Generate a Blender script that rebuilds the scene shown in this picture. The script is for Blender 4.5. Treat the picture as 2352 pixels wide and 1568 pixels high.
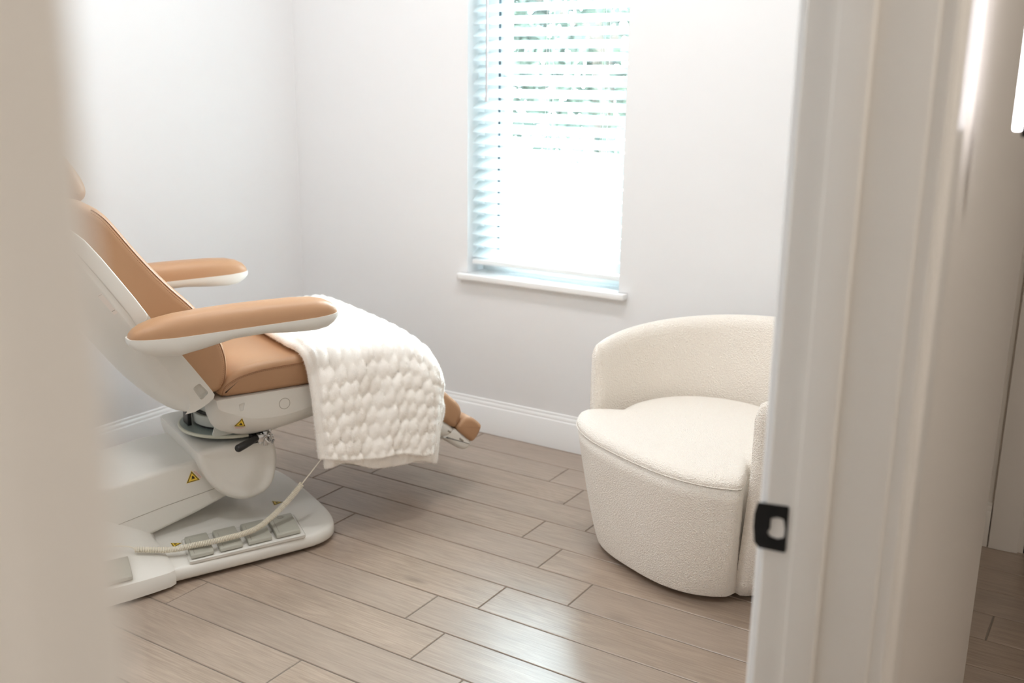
import bpy, bmesh, math, random
import numpy as np
from mathutils import Vector, Matrix
from mathutils.bvhtree import BVHTree

R = math.radians
random.seed(4)
rng = np.random.default_rng(7)
SC = bpy.context.scene
COL = SC.collection
for _o in list(bpy.data.objects):
    bpy.data.objects.remove(_o, do_unlink=True)

# ---------------------------------------------------------------- camera
F_PX, AZ, PITCH, ROLL = 2329.47, R(32.151), R(14.352), R(0.7068)
cam_d = bpy.data.cameras.new('camera')
cam_d.sensor_fit = 'HORIZONTAL'
cam_d.sensor_width = 36.0
cam_d.lens = F_PX / 2352.0 * 36.0
cam_d.clip_start = 0.02
cam_d.dof.use_dof = True
cam_d.dof.focus_distance = 2.45
cam_d.dof.aperture_fstop = 3.5
cam = bpy.data.objects.new('camera', cam_d)
COL.objects.link(cam)
fw = Vector((math.cos(AZ) * math.cos(PITCH), math.sin(AZ) * math.cos(PITCH), -math.sin(PITCH)))
rt0 = Vector((math.sin(AZ), -math.cos(AZ), 0.0))
up0 = rt0.cross(fw)
rt = rt0 * math.cos(ROLL) + up0 * math.sin(ROLL)
up = -rt0 * math.sin(ROLL) + up0 * math.cos(ROLL)
m = Matrix((rt, up, -fw)).transposed().to_4x4()
m.translation = Vector((0, 0, 1.4))
cam.matrix_world = m
SC.camera = cam

# ---------------------------------------------------------------- world, sun, exposure
vs = SC.view_settings
SC.display_settings.display_device = 'sRGB'
vs.view_transform = 'Standard'
vs.look = 'None'
vs.gamma = 1.0
vs.exposure = 0.0
vs.use_curve_mapping = False
SC.cycles.use_denoising = True
SC.cycles.max_bounces = 10
SC.cycles.diffuse_bounces = 6
SC.cycles.glossy_bounces = 4
SC.cycles.transmission_bounces = 6
SC.cycles.transparent_max_bounces = 12
SC.cycles.sample_clamp_indirect = 60.0
SC.cycles.caustics_reflective = False
SC.cycles.caustics_refractive = False

world = bpy.data.worlds.new('overcast_sky')
SC.world = world
world.use_nodes = True
bg = world.node_tree.nodes['Background']
bg.inputs['Color'].default_value = (0.78, 0.90, 1.0, 1)
bg.inputs['Strength'].default_value = 48.0

sun_d = bpy.data.lights.new('sun', 'SUN')
sun_d.energy = 12.0
sun_d.angle = R(4)
sun_d.color = (1.0, 0.96, 0.9)
sun = bpy.data.objects.new('sun', sun_d)
sun.rotation_euler = (R(38), 0, R(-60))
COL.objects.link(sun)


def area(name, loc, size, energy, color, rot=(0, 0, 0), size_y=None, portal=False, spread=180):
    d = bpy.data.lights.new(name, 'AREA')
    d.shape = 'RECTANGLE'
    d.size = size
    d.size_y = size_y or size
    d.energy = energy
    d.color = color
    d.spread = R(spread)
    if portal:
        d.cycles.is_portal = True
    o = bpy.data.objects.new(name, d)
    o.location = loc
    o.rotation_euler = rot
    COL.objects.link(o)
    return o


CEIL = 2.70
ROOM_LIGHTS = [(0.75, 1.35), (2.35, 1.35), (0.75, 2.45), (2.35, 2.45)]
HALL_LIGHTS = [(0.75, -0.85), (2.6, -1.0)]
for i, (x, y) in enumerate(ROOM_LIGHTS):
    area('room_downlight', (x, y, CEIL - 0.02), 0.30, (13.2 if y < 2 else 7.0), (0.965, 0.985, 1.0))
for i, (x, y) in enumerate(HALL_LIGHTS):
    area('hall_downlight', (x, y, CEIL - 0.02), 0.30, (22, 0.3)[i], (1.0, 0.965, 0.915))
area('window_portal', (3.46, 1.96, 1.45), 0.66, 1, (1, 1, 1), (0, R(90), 0), 1.5, portal=True)
bpy.data.objects['window_portal'].data.size = 1.5
bpy.data.objects['window_portal'].data.size_y = 0.66


# ---------------------------------------------------------------- materials
def srgb(r, g, b):
    def f(c):
        c /= 255.0
        return c / 12.92 if c <= 0.04045 else ((c + 0.055) / 1.055) ** 2.4
    return (f(r), f(g), f(b), 1.0)


def mat(name, col, rough=0.5, metal=0.0, spec=0.5, bump=None, sheen=0.0, vary=None, coat=0.0, sss=0.0):
    """bump = (kind, scale, strength, distance); vary = (second colour, scale)"""
    m = bpy.data.materials.new(name)
    m.use_nodes = True
    nt = m.node_tree
    b = nt.nodes['Principled BSDF']
    b.inputs['Base Color'].default_value = col
    b.inputs['Roughness'].default_value = rough
    b.inputs['Metallic'].default_value = metal
    b.inputs['Specular IOR Level'].default_value = spec
    b.inputs['Sheen Weight'].default_value = sheen
    b.inputs['Sheen Roughness'].default_value = 0.6
    b.inputs['Coat Weight'].default_value = coat
    if sss:
        b.inputs['Subsurface Weight'].default_value = sss
        b.inputs['Subsurface Radius'].default_value = (0.02, 0.016, 0.012)
        b.inputs['Subsurface Scale'].default_value = 1.0
    tc = nt.nodes.new('ShaderNodeTexCoord')
    if vary:
        n = nt.nodes.new('ShaderNodeTexNoise')
        n.inputs['Scale'].default_value = vary[1]
        n.inputs['Detail'].default_value = 4
        nt.links.new(tc.outputs['Object'], n.inputs['Vector'])
        mx = nt.nodes.new('ShaderNodeMix')
        mx.data_type = 'RGBA'
        mx.inputs[6].default_value = col
        mx.inputs[7].default_value = vary[0]
        nt.links.new(n.outputs['Fac'], mx.inputs[0])
        nt.links.new(mx.outputs[2], b.inputs['Base Color'])
    if bump:
        kind, sc_, st, dist = bump
        if kind == 'noise':
            n = nt.nodes.new('ShaderNodeTexNoise')
            n.inputs['Detail'].default_value = 5
            out = 'Fac'
        else:
            n = nt.nodes.new('ShaderNodeTexVoronoi')
            n.feature = 'SMOOTH_F1'
            n.inputs['Smoothness'].default_value = 0.4
            out = 'Distance'
        n.inputs['Scale'].default_value = sc_
        nt.links.new(tc.outputs['Object'], n.inputs['Vector'])
        bp = nt.nodes.new('ShaderNodeBump')
        bp.inputs['Strength'].default_value = st
        bp.inputs['Distance'].default_value = dist
        nt.links.new(n.outputs[out], bp.inputs['Height'])
        nt.links.new(bp.outputs['Normal'], b.inputs['Normal'])
    return m


def emit(name, col, strength):
    m = bpy.data.materials.new(name)
    m.use_nodes = True
    nt = m.node_tree
    nt.nodes.clear()
    e = nt.nodes.new('ShaderNodeEmission')
    e.inputs['Color'].default_value = col
    e.inputs['Strength'].default_value = strength
    o = nt.nodes.new('ShaderNodeOutputMaterial')
    nt.links.new(e.outputs[0], o.inputs[0])
    return m


M = {}
M['wall'] = mat('wall_paint', srgb(237, 237, 238), 0.55, spec=0.35, bump=('noise', 260, 0.10, 0.001))
M['hall_wall'] = mat('hall_wall_paint', srgb(222, 216, 208), 0.42, spec=0.4, bump=('noise', 260, 0.10, 0.001))
M['ceiling'] = mat('ceiling_paint', srgb(246, 246, 246), 0.8, bump=('noise', 120, 0.15, 0.002))
M['trim'] = mat('trim_enamel', srgb(243, 243, 243), 0.28, spec=0.5, bump=('noise', 40, 0.04, 0.001))
M['hall_trim'] = mat('hall_trim_enamel', srgb(224, 219, 212), 0.30, spec=0.5, bump=('noise', 40, 0.04, 0.001))
M['leather'] = mat('tan_leather', srgb(183, 143, 109), 0.42, spec=0.4, bump=('noise', 900, 0.12, 0.0006),
                   vary=(srgb(177, 136, 102), 9))
M['seam'] = mat('leather_seam', srgb(150, 104, 70), 0.6)
M['thread'] = mat('beige_thread', srgb(214, 176, 138), 0.7)
M['shell'] = mat('off_white_plastic', srgb(222, 219, 212), 0.38, spec=0.45, bump=('noise', 1500, 0.05, 0.0003))
M['shell_dark'] = mat('plastic_seam', srgb(150, 142, 130), 0.6)
M['pedal'] = mat('grey_plastic', srgb(170, 168, 156), 0.45)
M['steel_plate'] = mat('painted_steel', srgb(150, 162, 158), 0.35, metal=0.35)
M['plate_rim'] = mat('plate_rim', srgb(206, 206, 190), 0.45)
M['drum'] = mat('drum_plastic', srgb(192, 196, 190), 0.45)
M['black'] = mat('black_plastic', srgb(22, 20, 19), 0.38)
M['blackmetal'] = mat('black_metal', srgb(14, 12, 11), 0.6, spec=0.25)
M['chrome'] = mat('chrome', srgb(200, 200, 200), 0.15, metal=1.0)
M['sticker_y'] = mat('yellow_sticker', srgb(236, 200, 70), 0.5)
M['sticker_k'] = mat('black_ink', srgb(40, 30, 18), 0.5)
M['sticker_w'] = mat('white_label', srgb(232, 222, 214), 0.5)
M['sticker_r'] = mat('pink_ink', srgb(214, 150, 140), 0.5)
M['boucle'] = mat('cream_boucle', srgb(252, 246, 237), 0.9, spec=0.15, sheen=0.5, bump=('voronoi', 270, 0.7, 0.004),
                  vary=(srgb(240, 231, 219), 260))
M['plush'] = mat('ivory_plush', srgb(255, 251, 246), 0.9, spec=0.1, sheen=0.5, bump=('noise', 300, 0.3, 0.002))
M['fibre'] = mat('ivory_fibre', srgb(255, 252, 247), 0.9, spec=0.05)
_nt = M['fibre'].node_tree
_tr = _nt.nodes.new('ShaderNodeBsdfTranslucent'); _tr.inputs['Color'].default_value = srgb(255, 252, 247)
_mx = _nt.nodes.new('ShaderNodeMixShader'); _mx.inputs[0].default_value = 0.5
_nt.links.new(_nt.nodes['Principled BSDF'].outputs[0], _mx.inputs[1]); _nt.links.new(_tr.outputs[0], _mx.inputs[2])
_nt.links.new(_mx.outputs[0], _nt.nodes['Material Output'].inputs[0])
M['cord'] = mat('ivory_rubber', srgb(226, 218, 200), 0.5)
M['grout'] = mat('grout', srgb(128, 118, 108), 0.85, bump=('noise', 400, 0.3, 0.001))
M['vinyl'] = mat('window_vinyl', srgb(240, 243, 244), 0.35)
M['gasket'] = mat('window_gasket', srgb(90, 104, 116), 0.6)
M['leaf'] = mat('leaf_green', srgb(36, 48, 40), 0.6, vary=(srgb(48, 58, 44), 2.0))
M['bark'] = mat('bark', srgb(96, 84, 76), 0.9)
M['concrete'] = mat('pale_concrete', srgb(205, 203, 198), 0.8, vary=(srgb(190, 188, 182), 3))
M['fixture'] = mat('white_fixture', srgb(238, 236, 232), 0.4)
M['lamp_on'] = emit('lamp_diffuser', (1.0, 0.95, 0.9, 1), 6.0)
M['lamp_hall'] = emit('hall_lamp_diffuser', (1.0, 0.9, 0.8, 1), 4.0)
M['tube_on'] = emit('sconce_tube', (1.0, 0.96, 1.0, 1), 12.0)
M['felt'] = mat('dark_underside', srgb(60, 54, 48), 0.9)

# translucent blind slats
ms = bpy.data.materials.new('blind_slat')
ms.use_nodes = True
nt = ms.node_tree
b = nt.nodes['Principled BSDF']
b.inputs['Base Color'].default_value = srgb(244, 246, 245)
b.inputs['Roughness'].default_value = 0.4
tr = nt.nodes.new('ShaderNodeBsdfTranslucent')
tr.inputs['Color'].default_value = srgb(240, 246, 248)
mx = nt.nodes.new('ShaderNodeMixShader')
mx.inputs[0].default_value = 0.72
nt.links.new(b.outputs[0], mx.inputs[1])
nt.links.new(tr.outputs[0], mx.inputs[2])
nt.links.new(mx.outputs[0], nt.nodes['Material Output'].inputs[0])
M['slat'] = ms

# clear window glass
mg = bpy.data.materials.new('window_glass')
mg.use_nodes = True
nt = mg.node_tree
nt.nodes.clear()
tb = nt.nodes.new('ShaderNodeBsdfTransparent')
tb.inputs[0].default_value = (0.93, 0.97, 0.96, 1)
gl = nt.nodes.new('ShaderNodeBsdfGlossy')
gl.inputs['Roughness'].default_value = 0.02
fr = nt.nodes.new('ShaderNodeFresnel')
mx = nt.nodes.new('ShaderNodeMixShader')
om = nt.nodes.new('ShaderNodeOutputMaterial')
nt.links.new(fr.outputs[0], mx.inputs[0])
nt.links.new(tb.outputs[0], mx.inputs[1])
nt.links.new(gl.outputs[0], mx.inputs[2])
nt.links.new(mx.outputs[0], om.inputs[0])
M['glass'] = mg


def plank_mat(name, c1, c2, c3, rough=0.31):
    m = bpy.data.materials.new(name)
    m.use_nodes = True
    nt = m.node_tree
    L = nt.links.new
    N = nt.nodes.new
    b = nt.nodes['Principled BSDF']
    at = N('ShaderNodeAttribute')
    at.attribute_name = 'rnd'
    geo = N('ShaderNodeNewGeometry')
    cb = N('ShaderNodeCombineXYZ')
    mu = N('ShaderNodeMath'); mu.operation = 'MULTIPLY'; mu.inputs[1].default_value = 37.0
    L(at.outputs['Fac'], mu.inputs[0])
    L(mu.outputs[0], cb.inputs[0]); L(mu.outputs[0], cb.inputs[1]); L(mu.outputs[0], cb.inputs[2])
    ad = N('ShaderNodeVectorMath'); ad.operation = 'ADD'
    L(geo.outputs['Position'], ad.inputs[0]); L(cb.outputs[0], ad.inputs[1])
    # warped coordinate for rings
    nz = N('ShaderNodeTexNoise'); nz.inputs['Scale'].default_value = 2.2; nz.inputs['Detail'].default_value = 2
    mp0 = N('ShaderNodeMapping'); mp0.inputs['Scale'].default_value = (3.0, 0.8, 1)
    L(ad.outputs[0], mp0.inputs['Vector']); L(mp0.outputs[0], nz.inputs['Vector'])
    mp = N('ShaderNodeMapping'); mp.inputs['Scale'].default_value = (95, 4.0, 1)
    L(ad.outputs[0], mp.inputs['Vector'])
    n1 = N('ShaderNodeTexNoise'); n1.inputs['Scale'].default_value = 2.0; n1.inputs['Detail'].default_value = 6
    n1.inputs['Roughness'].default_value = 0.65
    L(mp.outputs[0], n1.inputs['Vector'])
    # ring lines
    w = N('ShaderNodeMath'); w.operation = 'MULTIPLY'; w.inputs[1].default_value = 95.0
    L(nz.outputs['Fac'], w.inputs[0])
    sn = N('ShaderNodeMath'); sn.operation = 'SINE'
    L(w.outputs[0], sn.inputs[0])
    mr = N('ShaderNodeMapRange')
    mr.inputs['From Min'].default_value = -1; mr.inputs['From Max'].default_value = 1
    mr.inputs['To Min'].default_value = -0.028; mr.inputs['To Max'].default_value = 0.028
    L(sn.outputs[0], mr.inputs['Value'])
    s = N('ShaderNodeMath'); s.operation = 'ADD'
    L(n1.outputs['Fac'], s.inputs[0]); L(mr.outputs[0], s.inputs[1])
    # broad patches
    mp2 = N('ShaderNodeMapping'); mp2.inputs['Scale'].default_value = (9, 1.6, 1)
    L(ad.outputs[0], mp2.inputs['Vector'])
    n2 = N('ShaderNodeTexNoise'); n2.inputs['Scale'].default_value = 1.4; n2.inputs['Detail'].default_value = 3
    L(mp2.outputs[0], n2.inputs['Vector'])
    cr = N('ShaderNodeValToRGB')
    cr.color_ramp.elements[0].position = 0.30; cr.color_ramp.elements[0].color = c2
    cr.color_ramp.elements[1].position = 0.66; cr.color_ramp.elements[1].color = c1
    L(s.outputs[0], cr.inputs[0])
    cr2 = N('ShaderNodeValToRGB')
    cr2.color_ramp.elements[0].position = 0.28; cr2.color_ramp.elements[0].color = (0.72, 0.72, 0.72, 1)
    cr2.color_ramp.elements[1].position = 0.62; cr2.color_ramp.elements[1].color = (1, 1, 1, 1)
    L(n2.outputs['Fac'], cr2.inputs[0])
    mm = N('ShaderNodeMix'); mm.data_type = 'RGBA'; mm.blend_type = 'MULTIPLY'; mm.inputs[0].default_value = 0.55
    L(cr.outputs[0], mm.inputs[6]); L(cr2.outputs[0], mm.inputs[7])
    # knots
    mp3 = N('ShaderNodeMapping'); mp3.inputs['Scale'].default_value = (5.0, 1.9, 1)
    L(ad.outputs[0], mp3.inputs['Vector'])
    vo = N('ShaderNodeTexVoronoi'); vo.inputs['Scale'].default_value = 1.0
    L(mp3.outputs[0], vo.inputs['Vector'])
    kr = N('ShaderNodeValToRGB')
    kr.color_ramp.elements[0].position = 0.02; kr.color_ramp.elements[0].color = (0.45, 0.45, 0.45, 1)
    kr.color_ramp.elements[1].position = 0.10; kr.color_ramp.elements[1].color = (1, 1, 1, 1)
    L(vo.outputs['Distance'], kr.inputs[0])
    mk = N('ShaderNodeMix'); mk.data_type = 'RGBA'; mk.blend_type = 'MULTIPLY'; mk.inputs[0].default_value = 0.5
    L(mm.outputs[2], mk.inputs[6]); L(kr.outputs[0], mk.inputs[7])
    # per-plank tone
    tone = N('ShaderNodeMix'); tone.data_type = 'RGBA'; tone.inputs[7].default_value = c3
    tm = N('ShaderNodeMath'); tm.operation = 'MULTIPLY'; tm.inputs[1].default_value = 0.45
    L(at.outputs['Fac'], tm.inputs[0]); L(tm.outputs[0], tone.inputs[0]); L(mk.outputs[2], tone.inputs[6])
    L(tone.outputs[2], b.inputs['Base Color'])
    b.inputs['Roughness'].default_value = rough
    b.inputs['Specular IOR Level'].default_value = 0.75
    bp = N('ShaderNodeBump'); bp.inputs['Strength'].default_value = 0.16; bp.inputs['Distance'].default_value = 0.0015
    L(s.outputs[0], bp.inputs['Height']); L(bp.outputs[0], b.inputs['Normal'])
    return m


M['plank'] = plank_mat('wood_look_tile', srgb(180, 161, 144), srgb(148, 130, 113), srgb(159, 145, 133))


# ---------------------------------------------------------------- mesh helpers
def link(o, parent=None):
    COL.objects.link(o)
    if parent is not None:
        o.parent = parent
    return o


def tag(o, label=None, cat=None, group=None, kind=None):
    if label: o['label'] = label
    if cat: o['category'] = cat
    if group: o['group'] = group
    if kind: o['kind'] = kind
    return o


def empty(name, loc=(0, 0, 0), rz=0.0, label=None, cat=None, group=None, kind=None):
    o = bpy.data.objects.new(name, None)
    o.empty_display_size = 0.1
    o.location = loc
    o.rotation_euler = (0, 0, rz)
    COL.objects.link(o)
    return tag(o, label, cat, group, kind)


def mesh(name, V, Fc, material, parent=None, smooth=True, angle=40, kind=None):
    me = bpy.data.meshes.new(name)
    me.from_pydata([tuple(map(float, v)) for v in V], [], [tuple(f) for f in Fc])
    bm = bmesh.new(); bm.from_mesh(me)
    bmesh.ops.remove_doubles(bm, verts=bm.verts, dist=1e-6)
    bmesh.ops.recalc_face_normals(bm, faces=bm.faces)
    bm.to_mesh(me); bm.free()
    if smooth:
        me.shade_smooth()
        if angle is not None and angle < 180:
            me.set_sharp_from_angle(angle=R(angle))
    me.materials.append(material)
    o = bpy.data.objects.new(name, me)
    link(o, parent)
    if kind: o['kind'] = kind
    return o


class MB:
    def __init__(s): s.V = []; s.F = []
    def add(s, V, Fc):
        n = len(s.V); s.V += [tuple(map(float, v)) for v in V]; s.F += [tuple(i + n for i in f) for f in Fc]; return s
    def box(s, x0, x1, y0, y1, z0, z1, bev=0.0, seg=2):
        bm = bmesh.new()
        bmesh.ops.create_cube(bm, size=1.0)
        for v in bm.verts:
            v.co = Vector((x0 + (v.co.x + .5) * (x1 - x0), y0 + (v.co.y + .5) * (y1 - y0), z0 + (v.co.z + .5) * (z1 - z0)))
        if bev:
            bmesh.ops.bevel(bm, geom=bm.edges[:], offset=bev, segments=seg, profile=0.5, affect='EDGES')
        bm.verts.index_update()
        s.add([v.co[:] for v in bm.verts], [[v.index for v in f.verts] for f in bm.faces]); bm.free(); return s
    def xf(s, mtx):
        s.V = [tuple(mtx @ Vector(v)) for v in s.V]; return s
    def build(s, name, material, parent=None, smooth=True, angle=40, kind=None):
        return mesh(name, s.V, s.F, material, parent, smooth, angle, kind)


def loft(rings, caps=True, closed=False):
    n = len(rings[0]); V = [p for r in rings for p in r]; Fc = []
    m_ = len(rings)
    for i in range(m_ if closed else m_ - 1):
        a = i * n; b_ = ((i + 1) % m_) * n
        for j in range(n):
            k = (j + 1) % n
            Fc.append((a + j, a + k, b_ + k, b_ + j))
    if caps and not closed:
        Fc.append(tuple(range(n - 1, -1, -1)))
        Fc.append(tuple(range((m_ - 1) * n, m_ * n)))
    return V, Fc


def resample(P, n, closed=True):
    P = np.array(P, float)
    Q = np.vstack([P, P[:1]]) if closed else P
    d = np.r_[0, np.cumsum(np.linalg.norm(np.diff(Q, axis=0), axis=1))]
    t = np.linspace(0, d[-1], n + 1 if closed else n)
    if closed: t = t[:-1]
    return np.stack([np.interp(t, d, Q[:, k]) for k in range(Q.shape[1])], 1)


def smooth_pts(P, n, closed=True, it=2):
    """corner-cutting smoothing, then even resampling"""
    P = np.array(P, float)
    for _ in range(it):
        if closed:
            Q = np.roll(P, -1, 0)
            P = np.stack([P * .75 + Q * .25, P * .25 + Q * .75], 1).reshape(-1, P.shape[1])
        else:
            Q = P[1:]; A = P[:-1]
            P = np.vstack([P[:1], np.stack([A * .75 + Q * .25, A * .25 + Q * .75], 1).reshape(-1, P.shape[1]), P[-1:]])
    return resample(P, n, closed)


def fillet(P, r, seg=5):
    """round the corners of a closed polygon; r is one radius or one per corner"""
    P = [np.array(p, float) for p in P]; out = []
    n = len(P)
    rs = r if hasattr(r, '__len__') else [r] * n
    for i in range(n):
        a, b_, c = P[i - 1], P[i], P[(i + 1) % n]
        u = a - b_; v = c - b_; lu = np.linalg.norm(u); lv = np.linalg.norm(v); u = u / lu; v = v / lv
        ang = math.acos(max(-1, min(1, float(u @ v))))
        d = min(rs[i] / max(math.tan(ang / 2), 1e-6), lu * .48, lv * .48)
        p0 = b_ + u * d; p1 = b_ + v * d
        for k in range(seg + 1):
            t = k / seg
            out.append((1 - t) ** 2 * p0 + 2 * t * (1 - t) * b_ + t * t * p1)
    return np.array(out)


def inset(P, d):
    """offset a dense closed outline inwards, easing off where the outline turns tightly"""
    P = np.array(P, float)
    x, y = P[:, 0], P[:, 1]
    area_ = 0.5 * np.sum(x * np.roll(y, -1) - np.roll(x, -1) * y)
    sg = 1 if area_ > 0 else -1
    T = np.roll(P, -1, 0) - np.roll(P, 1, 0)
    T /= np.linalg.norm(T, axis=1)[:, None] + 1e-12
    N = np.stack([-T[:, 1], T[:, 0]], 1) * sg
    n = len(P)
    if n >= 50 and d > .004:
        k = max(2, n // 40)
        a, c = np.roll(P, k, 0), np.roll(P, -k, 0)
        u, v = P - a, c - P
        cr = (u[:, 0] * v[:, 1] - u[:, 1] * v[:, 0]) * sg
        ang = np.arctan2(cr, (u * v).sum(1))
        rad = np.where(ang > 1e-4, (np.linalg.norm(u, axis=1) + np.linalg.norm(v, axis=1)) * .5 / np.maximum(ang, 1e-4), 10)
        dd_ = np.minimum(d, .75 * rad)
        for _ in range(3 * k):
            dd_ = np.minimum(dd_, (np.roll(dd_, 1) + dd_ + np.roll(dd_, -1)) / 3 + 1e-9) if _ < k else (np.roll(dd_, 1) + dd_ + np.roll(dd_, -1)) / 3
        return P + N * dd_[:, None]
    return P + N * d


def rex(P, a0, a1, r, to3, seg=5, n=None):
    if n: P = resample(P, n)
    rings = []
    for k in range(seg + 1):
        t = k / seg * math.pi / 2
        Q = inset(P, r * (1 - math.sin(t)))
        rings.append([to3(p, a0 + r * (1 - math.cos(t))) for p in Q])
    for k in range(seg, -1, -1):
        t = k / seg * math.pi / 2
        Q = inset(P, r * (1 - math.sin(t)))
        rings.append([to3(p, a1 - r * (1 - math.cos(t))) for p in Q])
    return loft(rings)


def tube(P, r, n=8, caps=True, closed=False):
    P = [Vector(p) for p in P]; rings = []
    prev = None
    m_ = len(P)
    for i, p in enumerate(P):
        if closed: t = P[(i + 1) % m_] - P[i - 1]
        else: t = P[min(i + 1, m_ - 1)] - P[max(i - 1, 0)]
        t.normalize()
        if prev is None:
            u = t.orthogonal().normalized()
        else:
            u = (prev - t * prev.dot(t)).normalized()
        prev = u
        v = t.cross(u)
        rr = r[i] if hasattr(r, '__len__') else r
        rings.append([p + (u * math.cos(2 * math.pi * k / n) + v * math.sin(2 * math.pi * k / n)) * rr for k in range(n)])
    return loft(rings, caps, closed)


def cyl(c, r0, r1, z0, z1, n=48, bev=0.0, seg=3):
    """lathe about vertical axis at c=(x,y)"""
    prof = []
    if bev:
        for k in range(seg + 1):
            t = k / seg * math.pi / 2; prof.append((r0 - bev + bev * math.sin(t), z0 + bev - bev * math.cos(t)))
        for k in range(seg + 1):
            t = k / seg * math.pi / 2; prof.append((r1 - bev + bev * math.cos(t), z1 - bev + bev * math.sin(t)))
    else:
        prof = [(r0, z0), (r1, z1)]
    rings = [[(c[0] + r * math.cos(2 * math.pi * k / n), c[1] + r * math.sin(2 * math.pi * k / n), z) for k in range(n)] for r, z in prof]
    return loft(rings)


def boolean_cut(o, cutter):
    md = o.modifiers.new('cut', 'BOOLEAN')
    md.operation = 'DIFFERENCE'; md.object = cutter; md.solver = 'EXACT'
    bpy.context.view_layer.update()
    dg = bpy.context.evaluated_depsgraph_get()
    me = bpy.data.meshes.new_from_object(o.evaluated_get(dg))
    o.modifiers.clear()
    o.data = me
    bpy.data.objects.remove(cutter, do_unlink=True)
    me.shade_smooth(); me.set_sharp_from_angle(angle=R(40))


def prism(P, z0, z1):
    """vertical prism of an XY polygon"""
    return loft([[(p[0], p[1], z0) for p in P], [(p[0], p[1], z1) for p in P]])


# ================================================================= THE SETTING
XW = 3.30      # window wall / hall end wall plane
YL = 3.19      # left wall plane
XB = -0.70     # room's back wall
YR, YH = 0.323, 0.195   # room side and hall side of the door wall
XJ, XJL = 1.06, 0.133   # strike jamb face and hinge jamb face
DOOR_H = 2.05
YWA, YWB, ZWA, ZWB = 1.614, 2.289, 0.655, 2.12   # window opening


def struct(name, V, Fc, material, parent=None, smooth=False, angle=30):
    o = mesh(name, V, Fc, material, parent, smooth, angle)
    if parent is None: o['kind'] = 'structure'
    return o


# floor of individual wood-look tiles in grout, one mesh
PW, PL, G = 0.1501, 0.894, 0.0038
ROW_Y = {-1: 1.246, 0: 1.409, 1: 1.543, 2: 1.410, 3: 1.211, 4: 1.397, 5: 1.546, 6: 1.399, 7: 1.565, 8: 1.711, 9: 1.30}
fv, ff, frnd = [], [], []
def plank(x0, x1, y0, y1, z=0.0):
    x0 += G / 2; x1 -= G / 2; y0 += G / 2; y1 -= G / 2
    if x1 - x0 < 0.01 or y1 - y0 < 0.01: return
    n = len(fv); e = 0.0016; d = 0.0014
    for (a, b_, c, dd, zz) in ((x0, x1, y0, y1, z - 0.006), (x0, x1, y0, y1, z - d), (x0 + e, x1 - e, y0 + e, y1 - e, z)):
        fv.extend([(a, c, zz), (b_, c, zz), (b_, dd, zz), (a, dd, zz)])
    r_ = random.random()
    for k in range(2):
        for j in range(4):
            ff.append((n + 4 * k + j, n + 4 * k + (j + 1) % 4, n + 4 * k + 4 + (j + 1) % 4, n + 4 * k + 4 + j)); frnd.append(r_)
    ff.append((n + 8, n + 9, n + 10, n + 11)); frnd.append(r_)
FX0, FX1, FY0, FY1 = XB - 2.3, XW + 0.12, -1.45, YL + 0.02
for k in range(-32, 11):
    x0 = 1.7815 + PW * k
    if x0 + PW < FX0 or x0 > FX1: continue
    base = ROW_Y.get(k, 1.4 + ((k * 0.37) % 1) * PL)
    # room part, and the hall part beyond the threshold
    cut = 0.26 if k < 2 else 0.40
    for (ya, yb, off) in ((cut, FY1, base), (FY0, cut, 0.21 + ((k - 6) * 0.31 % 1) * PL)):
        j0 = math.floor((ya - off) / PL) - 1
        for j in range(j0, j0 + 9):
            a = max(ya, off + j * PL); b_ = min(yb, off + (j + 1) * PL)
            if b_ > a: plank(max(x0, FX0), min(x0 + PW, FX1), a, b_)
me = bpy.data.meshes.new('floor')
me.from_pydata(fv, [], ff)
at = me.attributes.new('rnd', 'FLOAT', 'FACE')
at.data.foreach_set('value', frnd)
me.materials.append(M['plank'])
fl = link(bpy.data.objects.new('floor', me)); fl['kind'] = 'structure'
b_ = MB().box(FX0 - .1, FX1 + .03, FY0 - .1, FY1 + .1, -0.10, -0.0022)
g_ = b_.build('grout', M['grout'], fl, smooth=False)

c_ = MB().box(XB - 2.3, XW + 0.15, -1.45, YL + 0.12, CEIL, CEIL + 0.1)
struct('ceiling', c_.V, c_.F, M['ceiling'])
# left wall, back wall
w = MB().box(XB - .1, XW + .15, YL, YL + .12, -.05, CEIL); struct('wall_left', w.V, w.F, M['wall'])
w = MB().box(XB - .1, XB, YR, YL, -.05, CEIL); struct('wall_back', w.V, w.F, M['wall'])
# window wall with its opening (reveal included)
w = MB()
w.box(XW, XW + .15, 0.45, YWA, -.05, CEIL).box(XW, XW + .15, YWB, YL, -.05, CEIL)
w.box(XW, XW + .15, YWA, YWB, 0, ZWA - 0.022).box(XW, XW + .15, YWA, YWB, ZWB, CEIL)
struct('wall_window', w.V, w.F, M['wall'])
# door wall between room and hall
w = MB()
w.box(XB - 2.2, XJL - 0.02, YH, YR, -.05, CEIL).box(XJ + .02, 2.10, YH, YR, -.05, CEIL)
w.box(XJL - .02, XJ + .02, YH, YR, DOOR_H + .02, CEIL)
w.box(2.10, XW, 0.34, 0.45, -.05, CEIL).box(2.08, 2.10, YR, 0.45, -.05, CEIL)
struct('wall_door', w.V, w.F, M['hall_wall'])
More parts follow.
